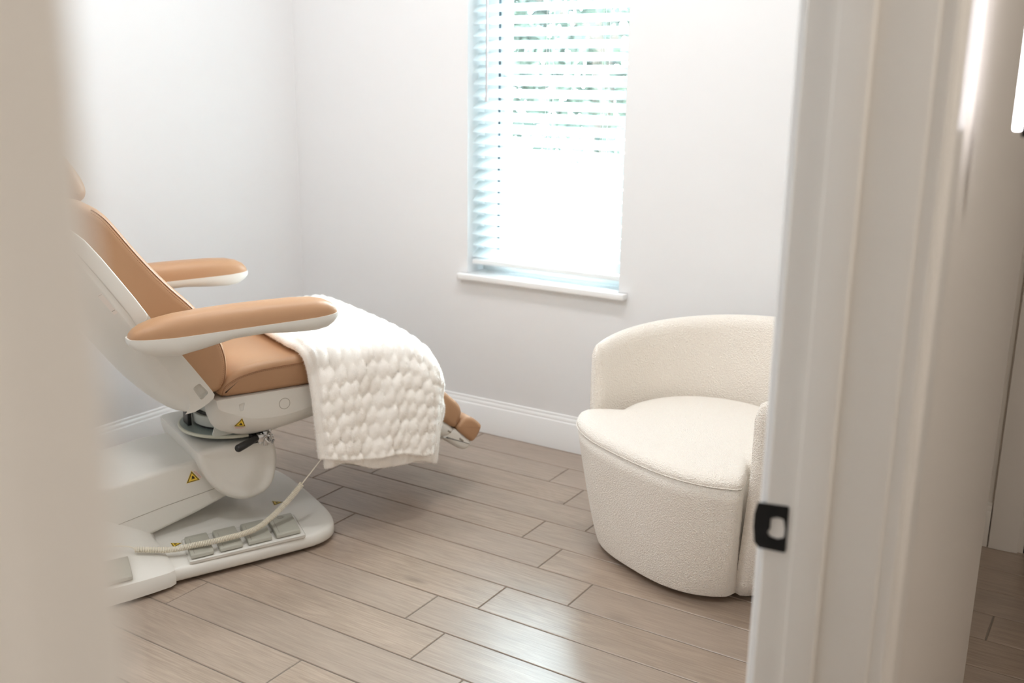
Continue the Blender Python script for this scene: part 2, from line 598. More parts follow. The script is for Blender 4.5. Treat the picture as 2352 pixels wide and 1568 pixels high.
# hall walls
w = MB().box(XB - 2.3, XB - 2.2, -1.45, YR, -.05, CEIL); struct('wall_hall_back', w.V, w.F, M['hall_wall'])
w = MB().box(XB - 2.3, XW + .1, -1.55, -1.45, -.05, CEIL); struct('wall_hall_side', w.V, w.F, M['hall_wall'])
w = MB().box(XW, XW + .12, -1.45, -0.80, -.05, CEIL).box(XW, XW + .12, 0.19, 0.45, -.05, CEIL).box(XW, XW + .12, -0.80, 0.19, 2.10, CEIL)
struct('wall_hall_end', w.V, w.F, M['hall_wall'])


# baseboards: profile (depth out of wall, z), swept along a straight run
BBP = [(0, 0), (0.0145, 0), (0.0145, 0.112), (0.0125, 0.1155), (0.0105, 0.118), (0.0105, 0.122), (0.0085, 0.128), (0.005, 0.1335), (0.005, 0.139), (0.0035, 0.1425), (0, 0.1435)]
def baseboard(name, p0, p1, nrm, material=None):
    p0 = Vector((*p0, 0)); p1 = Vector((*p1, 0)); nrm = Vector((*nrm, 0))
    rings = [[p + nrm * d + Vector((0, 0, z + 0.0005)) for d, z in BBP] for p in (p0, p1)]
    V, Fc = loft(rings)
    return struct(name, V, Fc, material or M['trim'], smooth=True)
baseboard('baseboard_window', (XW, 0.45), (XW, YL), (-1, 0))
baseboard('baseboard_left', (XB, YL), (XW, YL), (0, -1))
baseboard('baseboard_back', (XB, YR), (XB, YL), (1, 0))
baseboard('baseboard_door', (XJ + .09, YR), (2.08, YR), (0, 1))
baseboard('baseboard_alcove', (2.08, 0.45), (XW, 0.45), (0, 1))
baseboard('baseboard_corner', (2.08, YR), (2.08, 0.45), (-1, 0))
baseboard('baseboard_hall', (XJ + .09, YH), (2.10, YH), (0, -1), M['hall_trim'])
baseboard('baseboard_hall_end', (XW, 0.292), (XW, 0.34), (-1, 0), M['hall_trim'])

# ---- doorway: jambs, stops, casings, strike plate
door = empty('door_1', ((XJ + XJL) / 2, (YH + YR) / 2, 0), kind='structure')
def dpart(name, mb, material, smooth=True):
    o = mb.build(name, material, None, smooth)
    o.parent = door
    o.matrix_parent_inverse = Matrix.Translation(-Vector(door.location))
    return o
j = MB()
j.box(XJ, XJ + .0195, YH, YR, 0, DOOR_H + .0195, .003, 3).box(XJL - .0195, XJL, YH, YR, 0, DOOR_H + .0195, .0015)
j.box(XJL - .002, XJ + .002, YH, YR, DOOR_H, DOOR_H + .0195, .0015)
dpart('door_frame', j, M['hall_trim'])
ST0, ST1 = 0.252, 0.287
s_ = MB()
s_.box(XJ - .0125, XJ + .001, ST0, ST1, 0, DOOR_H, .003, 3).box(XJL - .001, XJL + .0125, ST0, ST1, 0, DOOR_H, .003, 3)
s_.box(XJL, XJ, ST0, ST1, DOOR_H - .0125, DOOR_H + .001, .003, 3)
dpart('door_stop', s_, M['hall_trim'])
# casing profile: (distance away from opening, thickness)
CP = [(0.005, 0.0), (0.005, 0.0120), (0.0055, 0.0142), (0.0070, 0.0150), (0.018, 0.0151), (0.030, 0.0152), (0.0325, 0.0165), (0.035, 0.0195), (0.039, 0.0206),
      (0.060, 0.0208), (0.080, 0.0206), (0.0835, 0.0195), (0.085, 0.017), (0.085, 0.0)]
CP = [tuple(p) for p in smooth_pts(CP, 60, closed=False, it=1)]
CPR = [(0.005, 0.0), (0.005, 0.0050), (0.0062, 0.0085), (0.010, 0.0108), (0.030, 0.0115), (0.066, 0.0125), (0.071, 0.010), (0.071, 0.0)]
CPR = [tuple(p) for p in smooth_pts(CPR, 40, closed=False, it=1)]
def casing_set(yw, sgn, name, material, CP):
    mb = MB()
    mb.add(*loft([[(XJ + d, yw + sgn * t, z) for d, t in CP] for z in (0.0, DOOR_H + .07)]))
    mb.add(*loft([[(XJL - d, yw + sgn * t, z) for d, t in CP] for z in (0.0, DOOR_H + .07)]))
    mb.add(*loft([[(x, yw + sgn * t, DOOR_H + d) for d, t in CP] for x in (XJL - .07, XJ + .07)]))
    return dpart(name, mb, material)
casing_set(YH, -1, 'door_casing', M['hall_trim'], CP)
casing_set(YR, 1, 'door_casing', M['trim'], CPR)
# strike plate with bell-shaped opening, built from an outline with a hole
def holed_plate(outer, hole, to3, th):
    bm = bmesh.new()
    loops = []
    for L_ in (outer, hole):
        vs_ = [bm.verts.new(to3(p, 0)) for p in L_]
        es = [bm.edges.new((vs_[i], vs_[(i + 1) % len(vs_)])) for i in range(len(vs_))]
        loops += es
    bmesh.ops.triangle_fill(bm, use_beauty=True, use_dissolve=False, edges=loops)
    r_ = bmesh.ops.extrude_face_region(bm, geom=bm.faces[:])
    dv = Vector(to3((0, 0), th)) - Vector(to3((0, 0), 0))
    for v in r_['geom']:
        if isinstance(v, bmesh.types.BMVert): v.co += dv
    bm.verts.index_update()
    out = ([v.co[:] for v in bm.verts], [[v.index for v in f.verts] for f in bm.faces]); bm.free(); return out
ZP = 0.912
so = fillet([(0.2966, .8872), (0.3277, .8856), (0.3335, .891), (0.3362, .909), (0.3360, .925), (0.3330, .9398), (0.2966, .9434)], .0025, 3)
sh = fillet([(0.3163, 0.9246), (0.309, 0.9275), (0.3015, 0.9273), (0.2991, 0.9157), (0.2992, 0.905), (0.3069, 0.9014), (0.3156, 0.9023), (0.3195, 0.9062), (0.3163, 0.9118)], .003, 4)
V, Fc = holed_plate(so, sh, lambda p, t: (XJ - .0002 - t, p[0], p[1]), 0.0014)
# curl the lip round the edge of the frame
V = [(x + (max(0, y - 0.3245) ** 2) * 12, y, z) for x, y, z in V]
sp = MB().add(V, Fc)
sp_o = dpart('strike_plate', sp, M['blackmetal'])
sp_o['label'] = 'black metal strike plate with bell-shaped opening'
scw = MB()
for zz in (ZP + .0235, ZP - .0185):
    rings = [[(XJ - .0016 - h, 0.305 + r_ * math.cos(a), zz + r_ * math.sin(a)) for a in np.linspace(0, 2 * math.pi, 17)[:-1]] for r_, h in ((.0035, 0), (.003, .0006), (.0008, .0004))]
    scw.add(*loft(rings))
scw_o = scw.build('screw', M['black'], sp_o)
scw_o.matrix_parent_inverse = sp_o.matrix_parent_inverse.copy()

# ---- hall end: door casing and black door
d2 = empty('door_2', (XW, -0.30, 0), kind='structure')
def d2part(name, mb, material, parent=None):
    o = mb.build(name, material, None)
    o.parent = parent or d2
    o.matrix_parent_inverse = Matrix.Translation(-Vector(d2.location))
    return o
CP2 = [(0.0, 0.0), (0.0, 0.009), (0.004, 0.012), (0.016, 0.012), (0.020, 0.0145), (0.070, 0.0165), (0.082, 0.0165), (0.084, 0.014), (0.084, 0)]
mb = MB()
mb.add(*loft([[(XW - t, 0.205 + d, z) for d, t in CP2] for z in (0.0005, 2.17)]))
mb.add(*loft([[(XW - t, -0.815 - d, z) for d, t in CP2] for z in (0.0005, 2.17)]))
mb.add(*loft([[(XW - t, y, 2.09 + d) for d, t in CP2] for y in (-.89, .28)]))
d2part('door_casing', mb, M['hall_trim'])
mb = MB().box(XW + .002, XW + .11, 0.165, 0.20, 0.0, 2.10, .002).box(XW + .002, XW + .11, -.81, -.775, 0.0, 2.10, .002).box(XW + .002, XW + .11, -.81, .20, 2.06, 2.10, .002)
d2part('door_frame', mb, M['blackmetal'])
mb = MB().box(XW + .03, XW + .075, -.775, .165, 0.0005, 2.06, .003)
for (a_, b2) in ((.30, .95), (1.10, 1.90)):
    for q in ((-.66, -.64, a_, b2), (.03, .05, a_, b2), (-.66, .05, a_, a_ + .02), (-.66, .05, b2 - .02, b2)):
        mb.box(XW + .022, XW + .032, *q, .003)
leaf = d2part('door_leaf', mb, M['blackmetal'])

# ---- window: vinyl frame, panes, stool
win = empty('window_1', (XW + .1, (YWA + YWB) / 2, ZWA), kind='structure')
def wpart(name, mb, material, smooth=True):
    o = mb.build(name, material, None, smooth)
    o.parent = win
    o.matrix_parent_inverse = Matrix.Translation(-Vector(win.location))
    return o
XF = XW + .115
mb = MB()
fwid = 0.048
mb.box(XF + .002, XF + .058, YWA, YWA + fwid, ZWA + .05, ZWB - .04, .002).box(XF + .002, XF + .058, YWB - .066, YWB, ZWA + .05, ZWB - .04, .002)
mb.box(XF, XF + .06, YWA, YWB, ZWA - .02, ZWA + .06, .003).box(XF, XF + .06, YWA, YWB, ZWB - .05, ZWB, .003)
mb.box(XF + .012, XF + .05, YWB - .100, YWB - .070, ZWA + .05, ZWB - .04, .002)
mb.box(XF + .012, XF + .05, YWA + .03, YWB - .08, ZWA + .75 - .02, ZWA + .75 + .02, .002)
wpart('window_frame', mb, M['vinyl'])
mb = MB().box(XF - .001, XF + .05, YWB - .0700, YWB - .0665, ZWA + .062, ZWB - .055)
wpart('window_gasket', mb, M['gasket'])
mb = MB().box(XF + .028, XF + .032, YWA + .03, YWB - .08, ZWA + .02, ZWB - .02)
wpart('window_pane', mb, M['glass'], False)
# stool (sill board) with horns and eased corners
sill_p = fillet([(XW + .11, YWA + .001), (XW + .11, YWB - .001), (XW + .0005, YWB - .001), (XW + .0005, YWB + .036), (XW - .032, YWB + .036), (XW - .032, YWA - .036), (XW + .0005, YWA - .036), (XW + .0005, YWA + .001)],
                [.0002, .0002, .0002, .0002, .012, .012, .0002, .0002], 5)
V, Fc = rex(sill_p, ZWA - .022, ZWA + .001, .0035, lambda p, a: (p[0], p[1], a), seg=3)
mb = MB().add(V, Fc)
mb_s = mb
wpart('window_sill', mb_s, M['trim'])

# ---- ceiling lights (the room's and the hall's own lamps)
def downlight(x, y, label, group, em):
    e = empty('ceiling_light', (x, y, CEIL - .012), label=label, cat='ceiling light', group=group)
    e.location = (x, y, CEIL - .012)
    fr_ = MB()
    for a in ((-.165, .165, -.165, -.15), (-.165, .165, .15, .165), (-.165, -.15, -.15, .15), (.15, .165, -.15, .15)):
        fr_.box(*a, -.002, .012, .002)
    fr_.build('frame', M['fixture'], e)
    MB().box(-.15, .15, -.15, .15, .004, .012).build('diffuser', em, e, False)
    return e
for i, (x, y) in enumerate(ROOM_LIGHTS):
    downlight(x, y, 'flat square white ceiling light of the bright room', 'ceiling lights in the room', M['lamp_on'])
for i, (x, y) in enumerate(HALL_LIGHTS):
    downlight(x, y, 'flat square white ceiling light of the dim hall', 'ceiling lights in the hall', M['lamp_hall'])

# ---- wall sconce on the hall side of the door wall: black bar with a lit edge
sx, sy = 1.300, 0.1434
sc_ = empty('wall_sconce', (sx, YH, 1.34), label='black flat wall light with a glowing white side edge on the hall wall', cat='wall light')
def spart(name, mb, material, parent=None):
    o = mb.build(name, material, None); o.parent = parent or sc_
    o.matrix_parent_inverse = Matrix.Translation(-Vector(sc_.location)); return o
ZS0, ZS1 = 1.353, 1.85
spart('housing', MB().box(sx - .001, sx + .014, sy - .020, sy - .0046, ZS0 - .007, ZS1 + .007, .0015), M['blackmetal'])
spart('light_tube', MB().box(sx - .003, sx + .014, sy - .0044, sy + .0044, ZS0, ZS1, .0022, 3), M['tube_on'])
spart('bracket', MB().box(sx + .002, sx + .010, sy - .003, YH, 1.70, 1.73, .002), M['fixture'])

# ---- outside: paving and trees
g = MB().box(XW + .16, 30, -14, 16, -.42, -.35); o = struct('ground', g.V, g.F, M['concrete'])
def tree(x, y, h, r, seed, label):
    e = empty('tree', (x, y, -.35), label=label, cat='tree', group='trees outside the window')
    rr = np.random.default_rng(seed)
    path = [(0, 0, 0), (.05, .02, h * .3), (-.04, .06, h * .6), (.03, 0, h * .9)]
    tb_ = MB().add(*tube(path, [.16, .13, .1, .05], 10))
    for k in range(7):
        a = rr.uniform(0, 6.28); z = h * rr.uniform(.4, .8)
        tb_.add(*tube([(0, 0, z), (r * .5 * math.cos(a), r * .5 * math.sin(a), z + .4), (r * .8 * math.cos(a), r * .8 * math.sin(a), z + .7)], [.05, .035, .015], 6))
    tb_.build('trunk', M['bark'], e)
    n = 9000
    d = rr.normal(size=(n, 3)); d /= np.linalg.norm(d, axis=1)[:, None]
    P = d * (r * rr.uniform(.35, 1, n) ** .5)[:, None]
    P[:, 2] = P[:, 2] * (h * .42 / r) + h * .66
    P += .15 * np.sin(P[:, ::-1] * 3)
    u = rr.normal(size=(n, 3)); u /= np.linalg.norm(u, axis=1)[:, None]
    v = np.cross(u, rr.normal(size=(n, 3))); v /= np.linalg.norm(v, axis=1)[:, None]
    s = rr.uniform(.05, .10, n)[:, None]
    V = np.stack([P - u * s, P + v * s * .5, P + u * s, P - v * s * .5], 1).reshape(-1, 3)
    me = bpy.data.meshes.new('crown'); me.from_pydata(V.tolist(), [], [(4 * i, 4 * i + 1, 4 * i + 2, 4 * i + 3) for i in range(n)])
    me.materials.append(M['leaf']); link(bpy.data.objects.new('crown', me), e)
tree(10.5, 5.4, 3.9, 1.5, 1, 'dense leafy green tree outside behind the blind')
tree(11.5, 9.2, 4.3, 1.6, 2, 'dense leafy green tree outside behind the blind')
tree(12.0, 2.2, 3.8, 1.3, 3, 'dense leafy green tree outside behind the blind')

# ================================================================= THINGS
# ---- window blind
bl = empty('window_blind', (XW + .055, (YWA + YWB) / 2, ZWB), label='white slatted window blind hanging in the window, tilted half open', cat='blind')
def bpart(name, mb, material, parent=None, smooth=True):
    o = mb.build(name, material, None, smooth); o.parent = parent or bl
    o.matrix_parent_inverse = Matrix.Translation(-Vector(bl.location)); return o
XS = XW + .042
BY0, BY1 = YWA + .006, YWB - .010
SW, SA = 0.055, R(32)
mb = MB()
z = 0.736
zs = []
while z < ZWB - .09:
    zs.append(z); z += 0.0444
for z in zs:
    # curved slat: inner edge low, outer edge high
    P = []
    for t in np.linspace(-.5, .5, 7):
        c = .0018 * (1 - (2 * t) ** 2)
        P.append((XS + t * SW * math.cos(SA) - c * math.sin(SA), z + t * SW * math.sin(SA) + c * math.cos(SA)))
    top = [(x - .0011 * math.sin(SA), zz + .0011 * math.cos(SA)) for x, zz in P]
    bot = [(x + .0011 * math.sin(SA), zz - .0011 * math.cos(SA)) for x, zz in P]
    ring = top + bot[::-1]
    mb.add(*loft([[(x, y, zz) for x, zz in ring] for y in (BY0, BY1)]))
bpart('slats', mb, M['slat'])
bpart('bottom_rail', MB().box(XS - .026, XS + .024, BY0, BY1, .6925, .712, .004), M['vinyl'])
bpart('headrail', MB().box(XS - .028, XS + .03, BY0, BY1, ZWB - .06, ZWB - .004, .003), M['vinyl'])
for yy in (2.16, 1.95, 1.72):
    mb = MB()
    for dx in (-.027, .027):
        mb.add(*tube([(XS + dx, yy, .705), (XS + dx, yy, ZWB - .05)], .0008, 5))
    for dx in (0.0,):
        mb.add(*tube([(XS + dx, yy + .004, .705), (XS + dx, yy + .004, ZWB - .05)], .0007, 5))
    bpart('ladder_cord', mb, M['fixture'])
M['wand'] = mat('wand_plastic', srgb(206, 198, 200), 0.4)
mb = MB().add(*cyl((XW + .004, 2.204), .0042, .0042, 1.345, ZWB - .07, 12)).add(*cyl((XW + .004, 2.204), .006, .0055, 1.325, 1.352, 14, .001))
bpart('tilt_wand', mb, M['wand'])

# ================================================================= TREATMENT CHAIR
CA = R(-24)
S0, N0 = 0.96, 3.05
EX = Vector((math.cos(CA), math.sin(CA), 0)); EY = Vector((-math.sin(CA), math.cos(CA), 0))
root = empty('treatment_chair', EX * S0 + EY * N0, CA,
             label='reclining treatment chair with tan leather cushions on an off-white electric base', cat='treatment chair')
def L3(s, n, z): return (s - S0, n - N0, z)
def sz(p, a): return L3(p[0], a, p[1])       # profile in (s,z), extruded along n
def sn(p, a): return L3(p[0], p[1], a)       # profile in (s,n), extruded along z
def cp(name, mb, material, parent=None, **k): return mb.build(name, material, parent or root, **k)
NC = 3.05
def mirror(n): return 2 * NC - n

# --- base
base_o = smooth_pts([(0.30, 2.70), (0.70, 2.70), (1.06, 2.70), (1.13, 2.71), (1.185, 2.75), (1.21, 2.83), (1.218, 2.95), (1.218, 3.15), (1.205, 3.27), (1.17, 3.35), (1.10, 3.395), (1.0, 3.40), (0.30, 3.40)], 120, True, 2)
cx_, cy_ = .75, 3.05
def scale_o(P, d):
    return inset(P, d)
rings = []
for d, z in ((.030, .010), (.014, .010), (.004, .014), (.0, .020), (.0008, .036), (.003, .045), (.008, .0505), (.018, .0538), (.060, .0568), (.19, .0605), (.215, .068), (.245, .080), (.28, .086)):
    Q = inset(base_o, d) if d < .1 else None
    if Q is None:
        k = 1 - d / .36
        Q = np.array([[cx_ + (p[0] - cx_) * (1 - d / .50), cy_ + (p[1] - cy_) * k] for p in base_o])
    rings.append([sn(p, z) for p in Q])
V, Fc = loft(rings)
base = cp('base', MB().add(V, Fc), M['shell'])
# rubber feet
for fs, fn in ((.36, 2.80), (1.08, 2.82), (.36, 3.30), (1.08, 3.28)):
    cp('foot', MB().add(*cyl((fs - S0, fn - N0), .022, .024, 0.0, .014, 20)), M['black'], base)
# pedal tray strip
tr_p = fillet([(.716, 2.706), (1.066, 2.700), (1.092, 2.858), (.738, 2.864)], .008)
cp('pedal_tray', MB().add(*rex(tr_p, .052, .0605, .002, sn, 2)), M['shell'], base)
M['tray'] = mat('tray_edge', srgb(206, 204, 196), 0.3)
tr_e = [sn(p, .0605) for p in tr_p]
cp('tray_rim', MB().add(*tube(tr_e, .0009, 6, False, True)), M['tray'], base)
def pedal(s0, s1, n0, n1, zf, par=None):
    # rocker pedal: high at the back hinge, flat tread dropping to the near edge
    prof = [(n0, zf + .004), (n0 + .003, zf + .013), (n0 + .010, zf + .0155), (n1 - .028, zf + .0225), (n1 - .012, zf + .0215), (n1 - .002, zf + .012), (n1, zf), (n0 + .01, zf)]
    P = fillet(prof, .0025, 3)
    sk = .10
    V, Fc = rex(P, s0, s1, .003, lambda p, a: L3(a + (p[0] - n0) * sk * 1.35, p[0], p[1]), 3)
    o_ = cp('foot_pedal', MB().add(V, Fc), M['pedal'], par or base)
    return o_
for (a, b_) in ((.724, .790), (.808, .876), (.893, .966), (.980, 1.056)):
    pedal(a, b_, 2.714, 2.845, .0605)
# tread grooves on the pedals (thin dark lines) and the embossed logo on the last one
mb = MB()
for (a, b_) in ((.724, .790), (.808, .876), (.893, .966), (.980, 1.056)):
    mb.add(*tube([L3(a + .011 + (n - 2.714) * .135, n, .0605 + .0158 + (n - 2.724) * .0067 / .093 + .0001) for n in (2.724, 2.75, 2.78, 2.81)], .0007, 5))
cp('pedal_groove', mb, M['shell_dark'], base)
mb = MB().add(*tube([L3(1.030 + .010 * math.cos(a), 2.815 + .007 * math.sin(a), .0605 + .0228) for a in np.linspace(0, 2 * math.pi, 25)[:-1]], .0006, 5, False, True))
cp('pedal_emblem', mb, M['shell_dark'], base)

# --- rear cover of the base (flared) with its own pedal and hump
rings = []
for s, nw, zt, hump in ((.672, 2.690, .0585, .088), (.655, 2.678, .062, .115), (.60, 2.668, .066, .145), (.54, 2.660, .068, .172), (.45, 2.655, .068, .20), (.30, 2.655, .066, .21), (.15, 2.67, .062, .19), (.06, 2.70, .055, .15)):
    w_ = NC - nw
    ring = [(nw + .004, .012), (nw, .018), (nw + .002, zt - .016), (nw + .012, zt - .003), (nw + .026, zt), (nw + .15, zt + .010), (nw + .165, zt + .014), (nw + .20, hump * .72), (nw + .235, hump * .94), (nw + .28, hump)]
    full = ring + [(2 * NC - a, z) for a, z in ring[::-1]]
    full = resample(full, 70, closed=True)
    rings.append([L3(s, a, z) for a, z in full])
cov = cp('rear_cover', MB().add(*loft(rings)), M['shell'])
pedal(.470, .552, 2.672, 2.800, .064, cov)

# --- lift arm
lp = fillet([(.86, .292), (.72, .285), (.60, .268), (.35, .232), (.16, .17), (.16, .06), (.50, .05), (.67, .086), (.80, .122), (.905, .158), (.90, .22)], [.02, .05, .05, .05, .03, .02, .03, .03, .03, .02, .02], 6)
lp = resample(lp, 110)
lift = cp('lift_arm', MB().add(*rex(lp, 2.892, 3.208, .016, sz, 5)), M['shell'])
cp('seam_line', MB().add(*tube([L3(.30, 2.8915, .085), L3(.583, 2.8915, .143), (L3(.70, 2.8915, .166)), L3(.872, 2.8915, .193)], .0008, 5)), M['shell_dark'], lift)

# --- column head
hp = smooth_pts([(.800, .338), (.90, .338), (1.00, .338), (1.032, .330), (1.042, .29), (1.040, .240), (1.028, .190), (1.002, .163), (.960, .150), (.915, .154), (.868, .179), (.830, .222), (.808, .272), (.798, .318)], 90, True, 2)
def dished(P, a0, a1, r, seg=6):
    """rounded block whose near face has a shallow recessed panel"""
    rings = []
    for d, a in ((r + .024, a0 + .0025), (r + .014, a0 + .0022), (r + .006, a0 + .0004)):
        rings.append([sz(p, a) for p in inset(P, d)])
    for k in range(seg + 1):
        t = k / seg * math.pi / 2
        rings.append([sz(p, a0 + r * (1 - math.cos(t))) for p in inset(P, r * (1 - math.sin(t)))])
    for k in range(seg, -1, -1):
        t = k / seg * math.pi / 2
        rings.append([sz(p, a1 - r * (1 - math.cos(t))) for p in inset(P, r * (1 - math.sin(t)))])
    return loft(rings)
head = cp('column_head', MB().add(*dished(hp, 2.842, 3.258, .016)), M['shell'])

# --- swivel: plate, drums, bracket, clamp and handle
cs, cn = .962, 3.01
sw = cp('swivel_plate', MB().add(*cyl((cs - S0, cn - N0),   .158, .161, .350, .362, 72, .003)), M['steel_plate'])
cp('plate_rim', MB().add(*tube([(cs - S0 + .1605 * math.cos(a), cn - N0 + .1605 * math.sin(a), .357) for a in np.linspace(0, 2 * math.pi, 73)[:-1]], .0055, 8, False, True)), M['plate_rim'], sw)
cp('pivot', MB().add(*cyl((cs - S0, cn - N0), .10, .11, .33, .352, 40)), M['black'], sw)
drum = cp('swivel_drum', MB().add(*cyl((cs - S0, cn - N0), .120, .122, .370, .404, 72, .004)).add(*cyl((cs - S0, cn - N0), .104, .098, .408, .452, 64, .006)), M['drum'])
cp('drum_gap', MB().add(*cyl((cs - S0, cn - N0), .112, .112, .361, .410, 48)), M['black'], drum)
cp('support_post', MB().box(  .822 - S0, .834 - S0, 3.01 - N0, 3.06 - N0, .362, .50, .002), M['black'])
tb_ = fillet([(.842, .372), (.905, .372), (.915, .40), (.90, .46), (.875, .46)], .01)
cp('side_bracket', MB().add(*rex(tb_, 2.842, 2.848, .001, sz, 2)), M['drum'])
# clamp
cl = MB().box(.955 - S0, 1.00 - S0, 2.815 - N0, 2.85 - N0, .338, .366, .003)
clamp = cp('clamp', cl, M['blackmetal'])
mb = MB()
for pth in ([(.972, 2.80, .340), (.985, 2.792, .362), (1.002, 2.795, .372), (1.012, 2.80, .352)],
            [(.976, 2.80, .372), (.992, 2.79, .346), (1.006, 2.79, .338), (1.016, 2.80, .346)],
            [(.965, 2.81, .358), (1.015, 2.80, .360)]):
    mb.add(*tube([L3(*p) for p in pth], .0038, 8))
mb.add(*cyl((.990 - S0, 2.80 - N0), .007, .007, .333, .378, 16, .001)).add(*cyl((1.006 - S0, 2.806 - N0), .0055, .0055, .340, .384, 14, .001))
mb.box(.965 - S0, .982 - S0, 2.79 - N0, 2.81 - N0, .348, .372, .002)
cp('toggle', mb, M['chrome'], clamp)
hp0, hp1 = Vector(L3(.884, 2.745, .358)), Vector(L3(.972, 2.802, .362))
pts = [hp0 + (hp1 - hp0) * t for t in (0, .03, .06, .3, .6, .85, 1)]
cp('lever_handle', MB().add(*tube(pts, [.0075, .0105, .0115, .0115, .0105, .0088, .006], 16)), M['black'], clamp)

# --- seat shell (tub under the seat)
topl = resample([(.838, .508), (.95, .508), (1.15, .508), (1.355, .508)], 30, False)
side = smooth_pts([(.838, .508), (.842, .480), (.866, .468), (.893, .456), (.926, .441), (.976, .431), (1.051, .430), (1.145, .447), (1.30, .482), (1.355, .500)], 50, False, 2)
full_ = smooth_pts([(.838, .508), (.832, .450), (.840, .415), (.862, .392), (.899, .376), (.95, .366), (1.01, .367), (1.08, .377), (1.177, .394), (1.30, .430), (1.355, .465)], 50, False, 2)
high = smooth_pts([(.838, .508), (.838, .490), (.845, .474), (.862, .462), (.899, .455), (.95, .453), (1.01, .452), (1.08, .450), (1.177, .44), (1.30, .450), (1.355, .47)], 50, False, 2)
rings = []
def shell_ring(n, t, u=0.0):
    bt = side * (1 - t) + full_ * t
    bt = bt * (1 - u) + high * u
    r_ = list(topl) + list(bt[::-1][1:-1])
    return [L3(p[0], n, p[1]) for p in r_]
st = [(2.762, 0, 0), (2.7625, .02, 0), (2.768, .25, 0), (2.778, .5, 0), (2.794, .76, 0), (2.815, .93, 0), (2.84, 1, 0), (2.87, 1, .1), (2.90, 1, .8), (2.93, 1, 1)]
for n, t, u in st: rings.append(shell_ring(n, t, u))
for n, t, u in st[::-1]: rings.append(shell_ring(mirror(n), t, u))
seatsh = cp('seat_shell', MB().add(*loft(rings)), M['shell'])
# round cap and small grip dent on the shell's side
cp('round_cap', MB().add(*tube([L3(1.041 + .0165 * math.cos(a), 2.7618, .466 + .0165 * math.sin(a)) for a in np.linspace(0, 2 * math.pi, 41)[:-1]], .0007, 5, False, True)), M['shell_dark'], seatsh)
cut_ = mesh('cut', *rex(fillet([(.902, .486), (.922, .490), (.916, .466), (.906, .464)], .004, 3), 2.70, 2.7665, .002, sz, 2), M['shell'], root)
boolean_cut(seatsh, cut_)

# --- seat cushion with top seam
sp_ = smooth_pts([(.850, .512), (.853, .535), (.872, .560), (.905, .585), (.96, .598), (1.05, .604), (1.20, .606), (1.32, .603), (1.375, .585), (1.385, .55), (1.372, .512), (1.30, .506), (1.1, .506), (.90, .506)], 110, True, 2)
seat = cp('seat_cushion', MB().add(*rex(sp_, 2.768, mirror(2.768), .026, sz, 7)), M['leather'])
sil = inset(sp_, .010)
edge = smooth_pts([(.857, .520), (.866, .544), (.893, .560), (.935, .573), (1.0, .580), (1.135, .582), (1.30, .581)], 70, False, 2)
cp('piping', MB().add(*tube([L3(p[0], 2.7675, p[1]) for p in edge], .0011, 6)), M['seam'], seat)

# --- leg pad and foot pad with their shells
lg = smooth_pts([(1.335, .575), (1.375, .602), (1.42, .585), (1.52, .490), (1.60, .415), (1.64, .375), (1.668, .350), (1.681, .325), (1.679, .298), (1.664, .274), (1.650, .262), (1.60, .300), (1.50, .383), (1.40, .468), (1.34, .52)], 110, True, 2)
leg = cp('leg_cushion', MB().add(*rex(lg, 2.795, mirror(2.795), .022, sz, 6)), M['leather'])
ls = smooth_pts([(1.36, .510), (1.50, .388), (1.60, .304), (1.651, .264), (1.650, .250), (1.632, .236), (1.60, .240), (1.50, .300), (1.40, .37), (1.34, .43)], 90, True, 2)
legsh = cp('leg_shell', MB().add(*rex(ls, 2.800, mirror(2.800), .018, sz, 6)), M['shell'])
fp = smooth_pts([(1.655, .265), (1.668, .285), (1.690, .298), (1.712, .296), (1.738, .278), (1.757, .258), (1.758, .250), (1.745, .222), (1.722, .200), (1.705, .212), (1.68, .236)], 80, True, 2)
foot = cp('foot_cushion', MB().add(*rex(fp, 2.795, mirror(2.795), .016, sz, 6)), M['leather'])
fs_ = smooth_pts([(1.652, .266), (1.68, .240), (1.702, .220), (1.722, .202), (1.716, .188), (1.700, .176), (1.68, .180), (1.655, .196), (1.625, .222), (1.60, .236), (1.62, .255)], 80, True, 2)
footsh = cp('foot_shell', MB().add(*rex(fs_, 2.800, mirror(2.800), .016, sz, 6)), M['shell'])
mb = MB().add(*tube([L3(1.622, 2.8003, .262), L3(1.634, 2.8003, .254)], .003, 8)); cp('slot', mb, M['shell_dark'], legsh)
mb = MB().add(*tube([L3(1.668, 2.8003, .226), L3(1.682, 2.8003, .214)], .003, 8)); cp('slot', mb, M['shell_dark'], footsh)

# --- backrest cushion
bp_ = smooth_pts([(.843, .524), (.866, .536), (.880, .562), (.885, .61), (.878, .655), (.862, .695), (.838, .735), (.808, .775), (.775, .812), (.745, .842), (.692, .905), (.645, .968), (.611, 1.018), (.582, 1.056), (.545, 1.083), (.50, 1.088), (.462, 1.075), (.445, 1.04), (.47, .985), (.53, .90), (.60, .80), (.68, .69), (.76, .59), (.80, .53)], 160, True, 2)
back = cp('back_cushion', MB().add(*rex(bp_, 2.770, mirror(2.770), .026, sz, 7)), M['leather'])
sil = inset(bp_, .0085)
i0 = int(np.argmin(np.hypot(sil[:, 0] - .862, sil[:, 1] - .545)))
i1 = int(np.argmin(np.hypot(sil[:, 0] - .55, sil[:, 1] - 1.072)))
seq = [sil[(i0 + k) % len(sil)] for k in range((i1 - i0) % len(sil) + 1)]
if len(seq) > 100: seq = [sil[(i1 + k) % len(sil)] for k in range((i0 - i1) % len(sil) + 1)]
seq = resample(seq, 90, False)
cp('piping', MB().add(*tube([L3(p[0], 2.7755, p[1]) for p in seq], .0011, 6)), M['seam'], back)
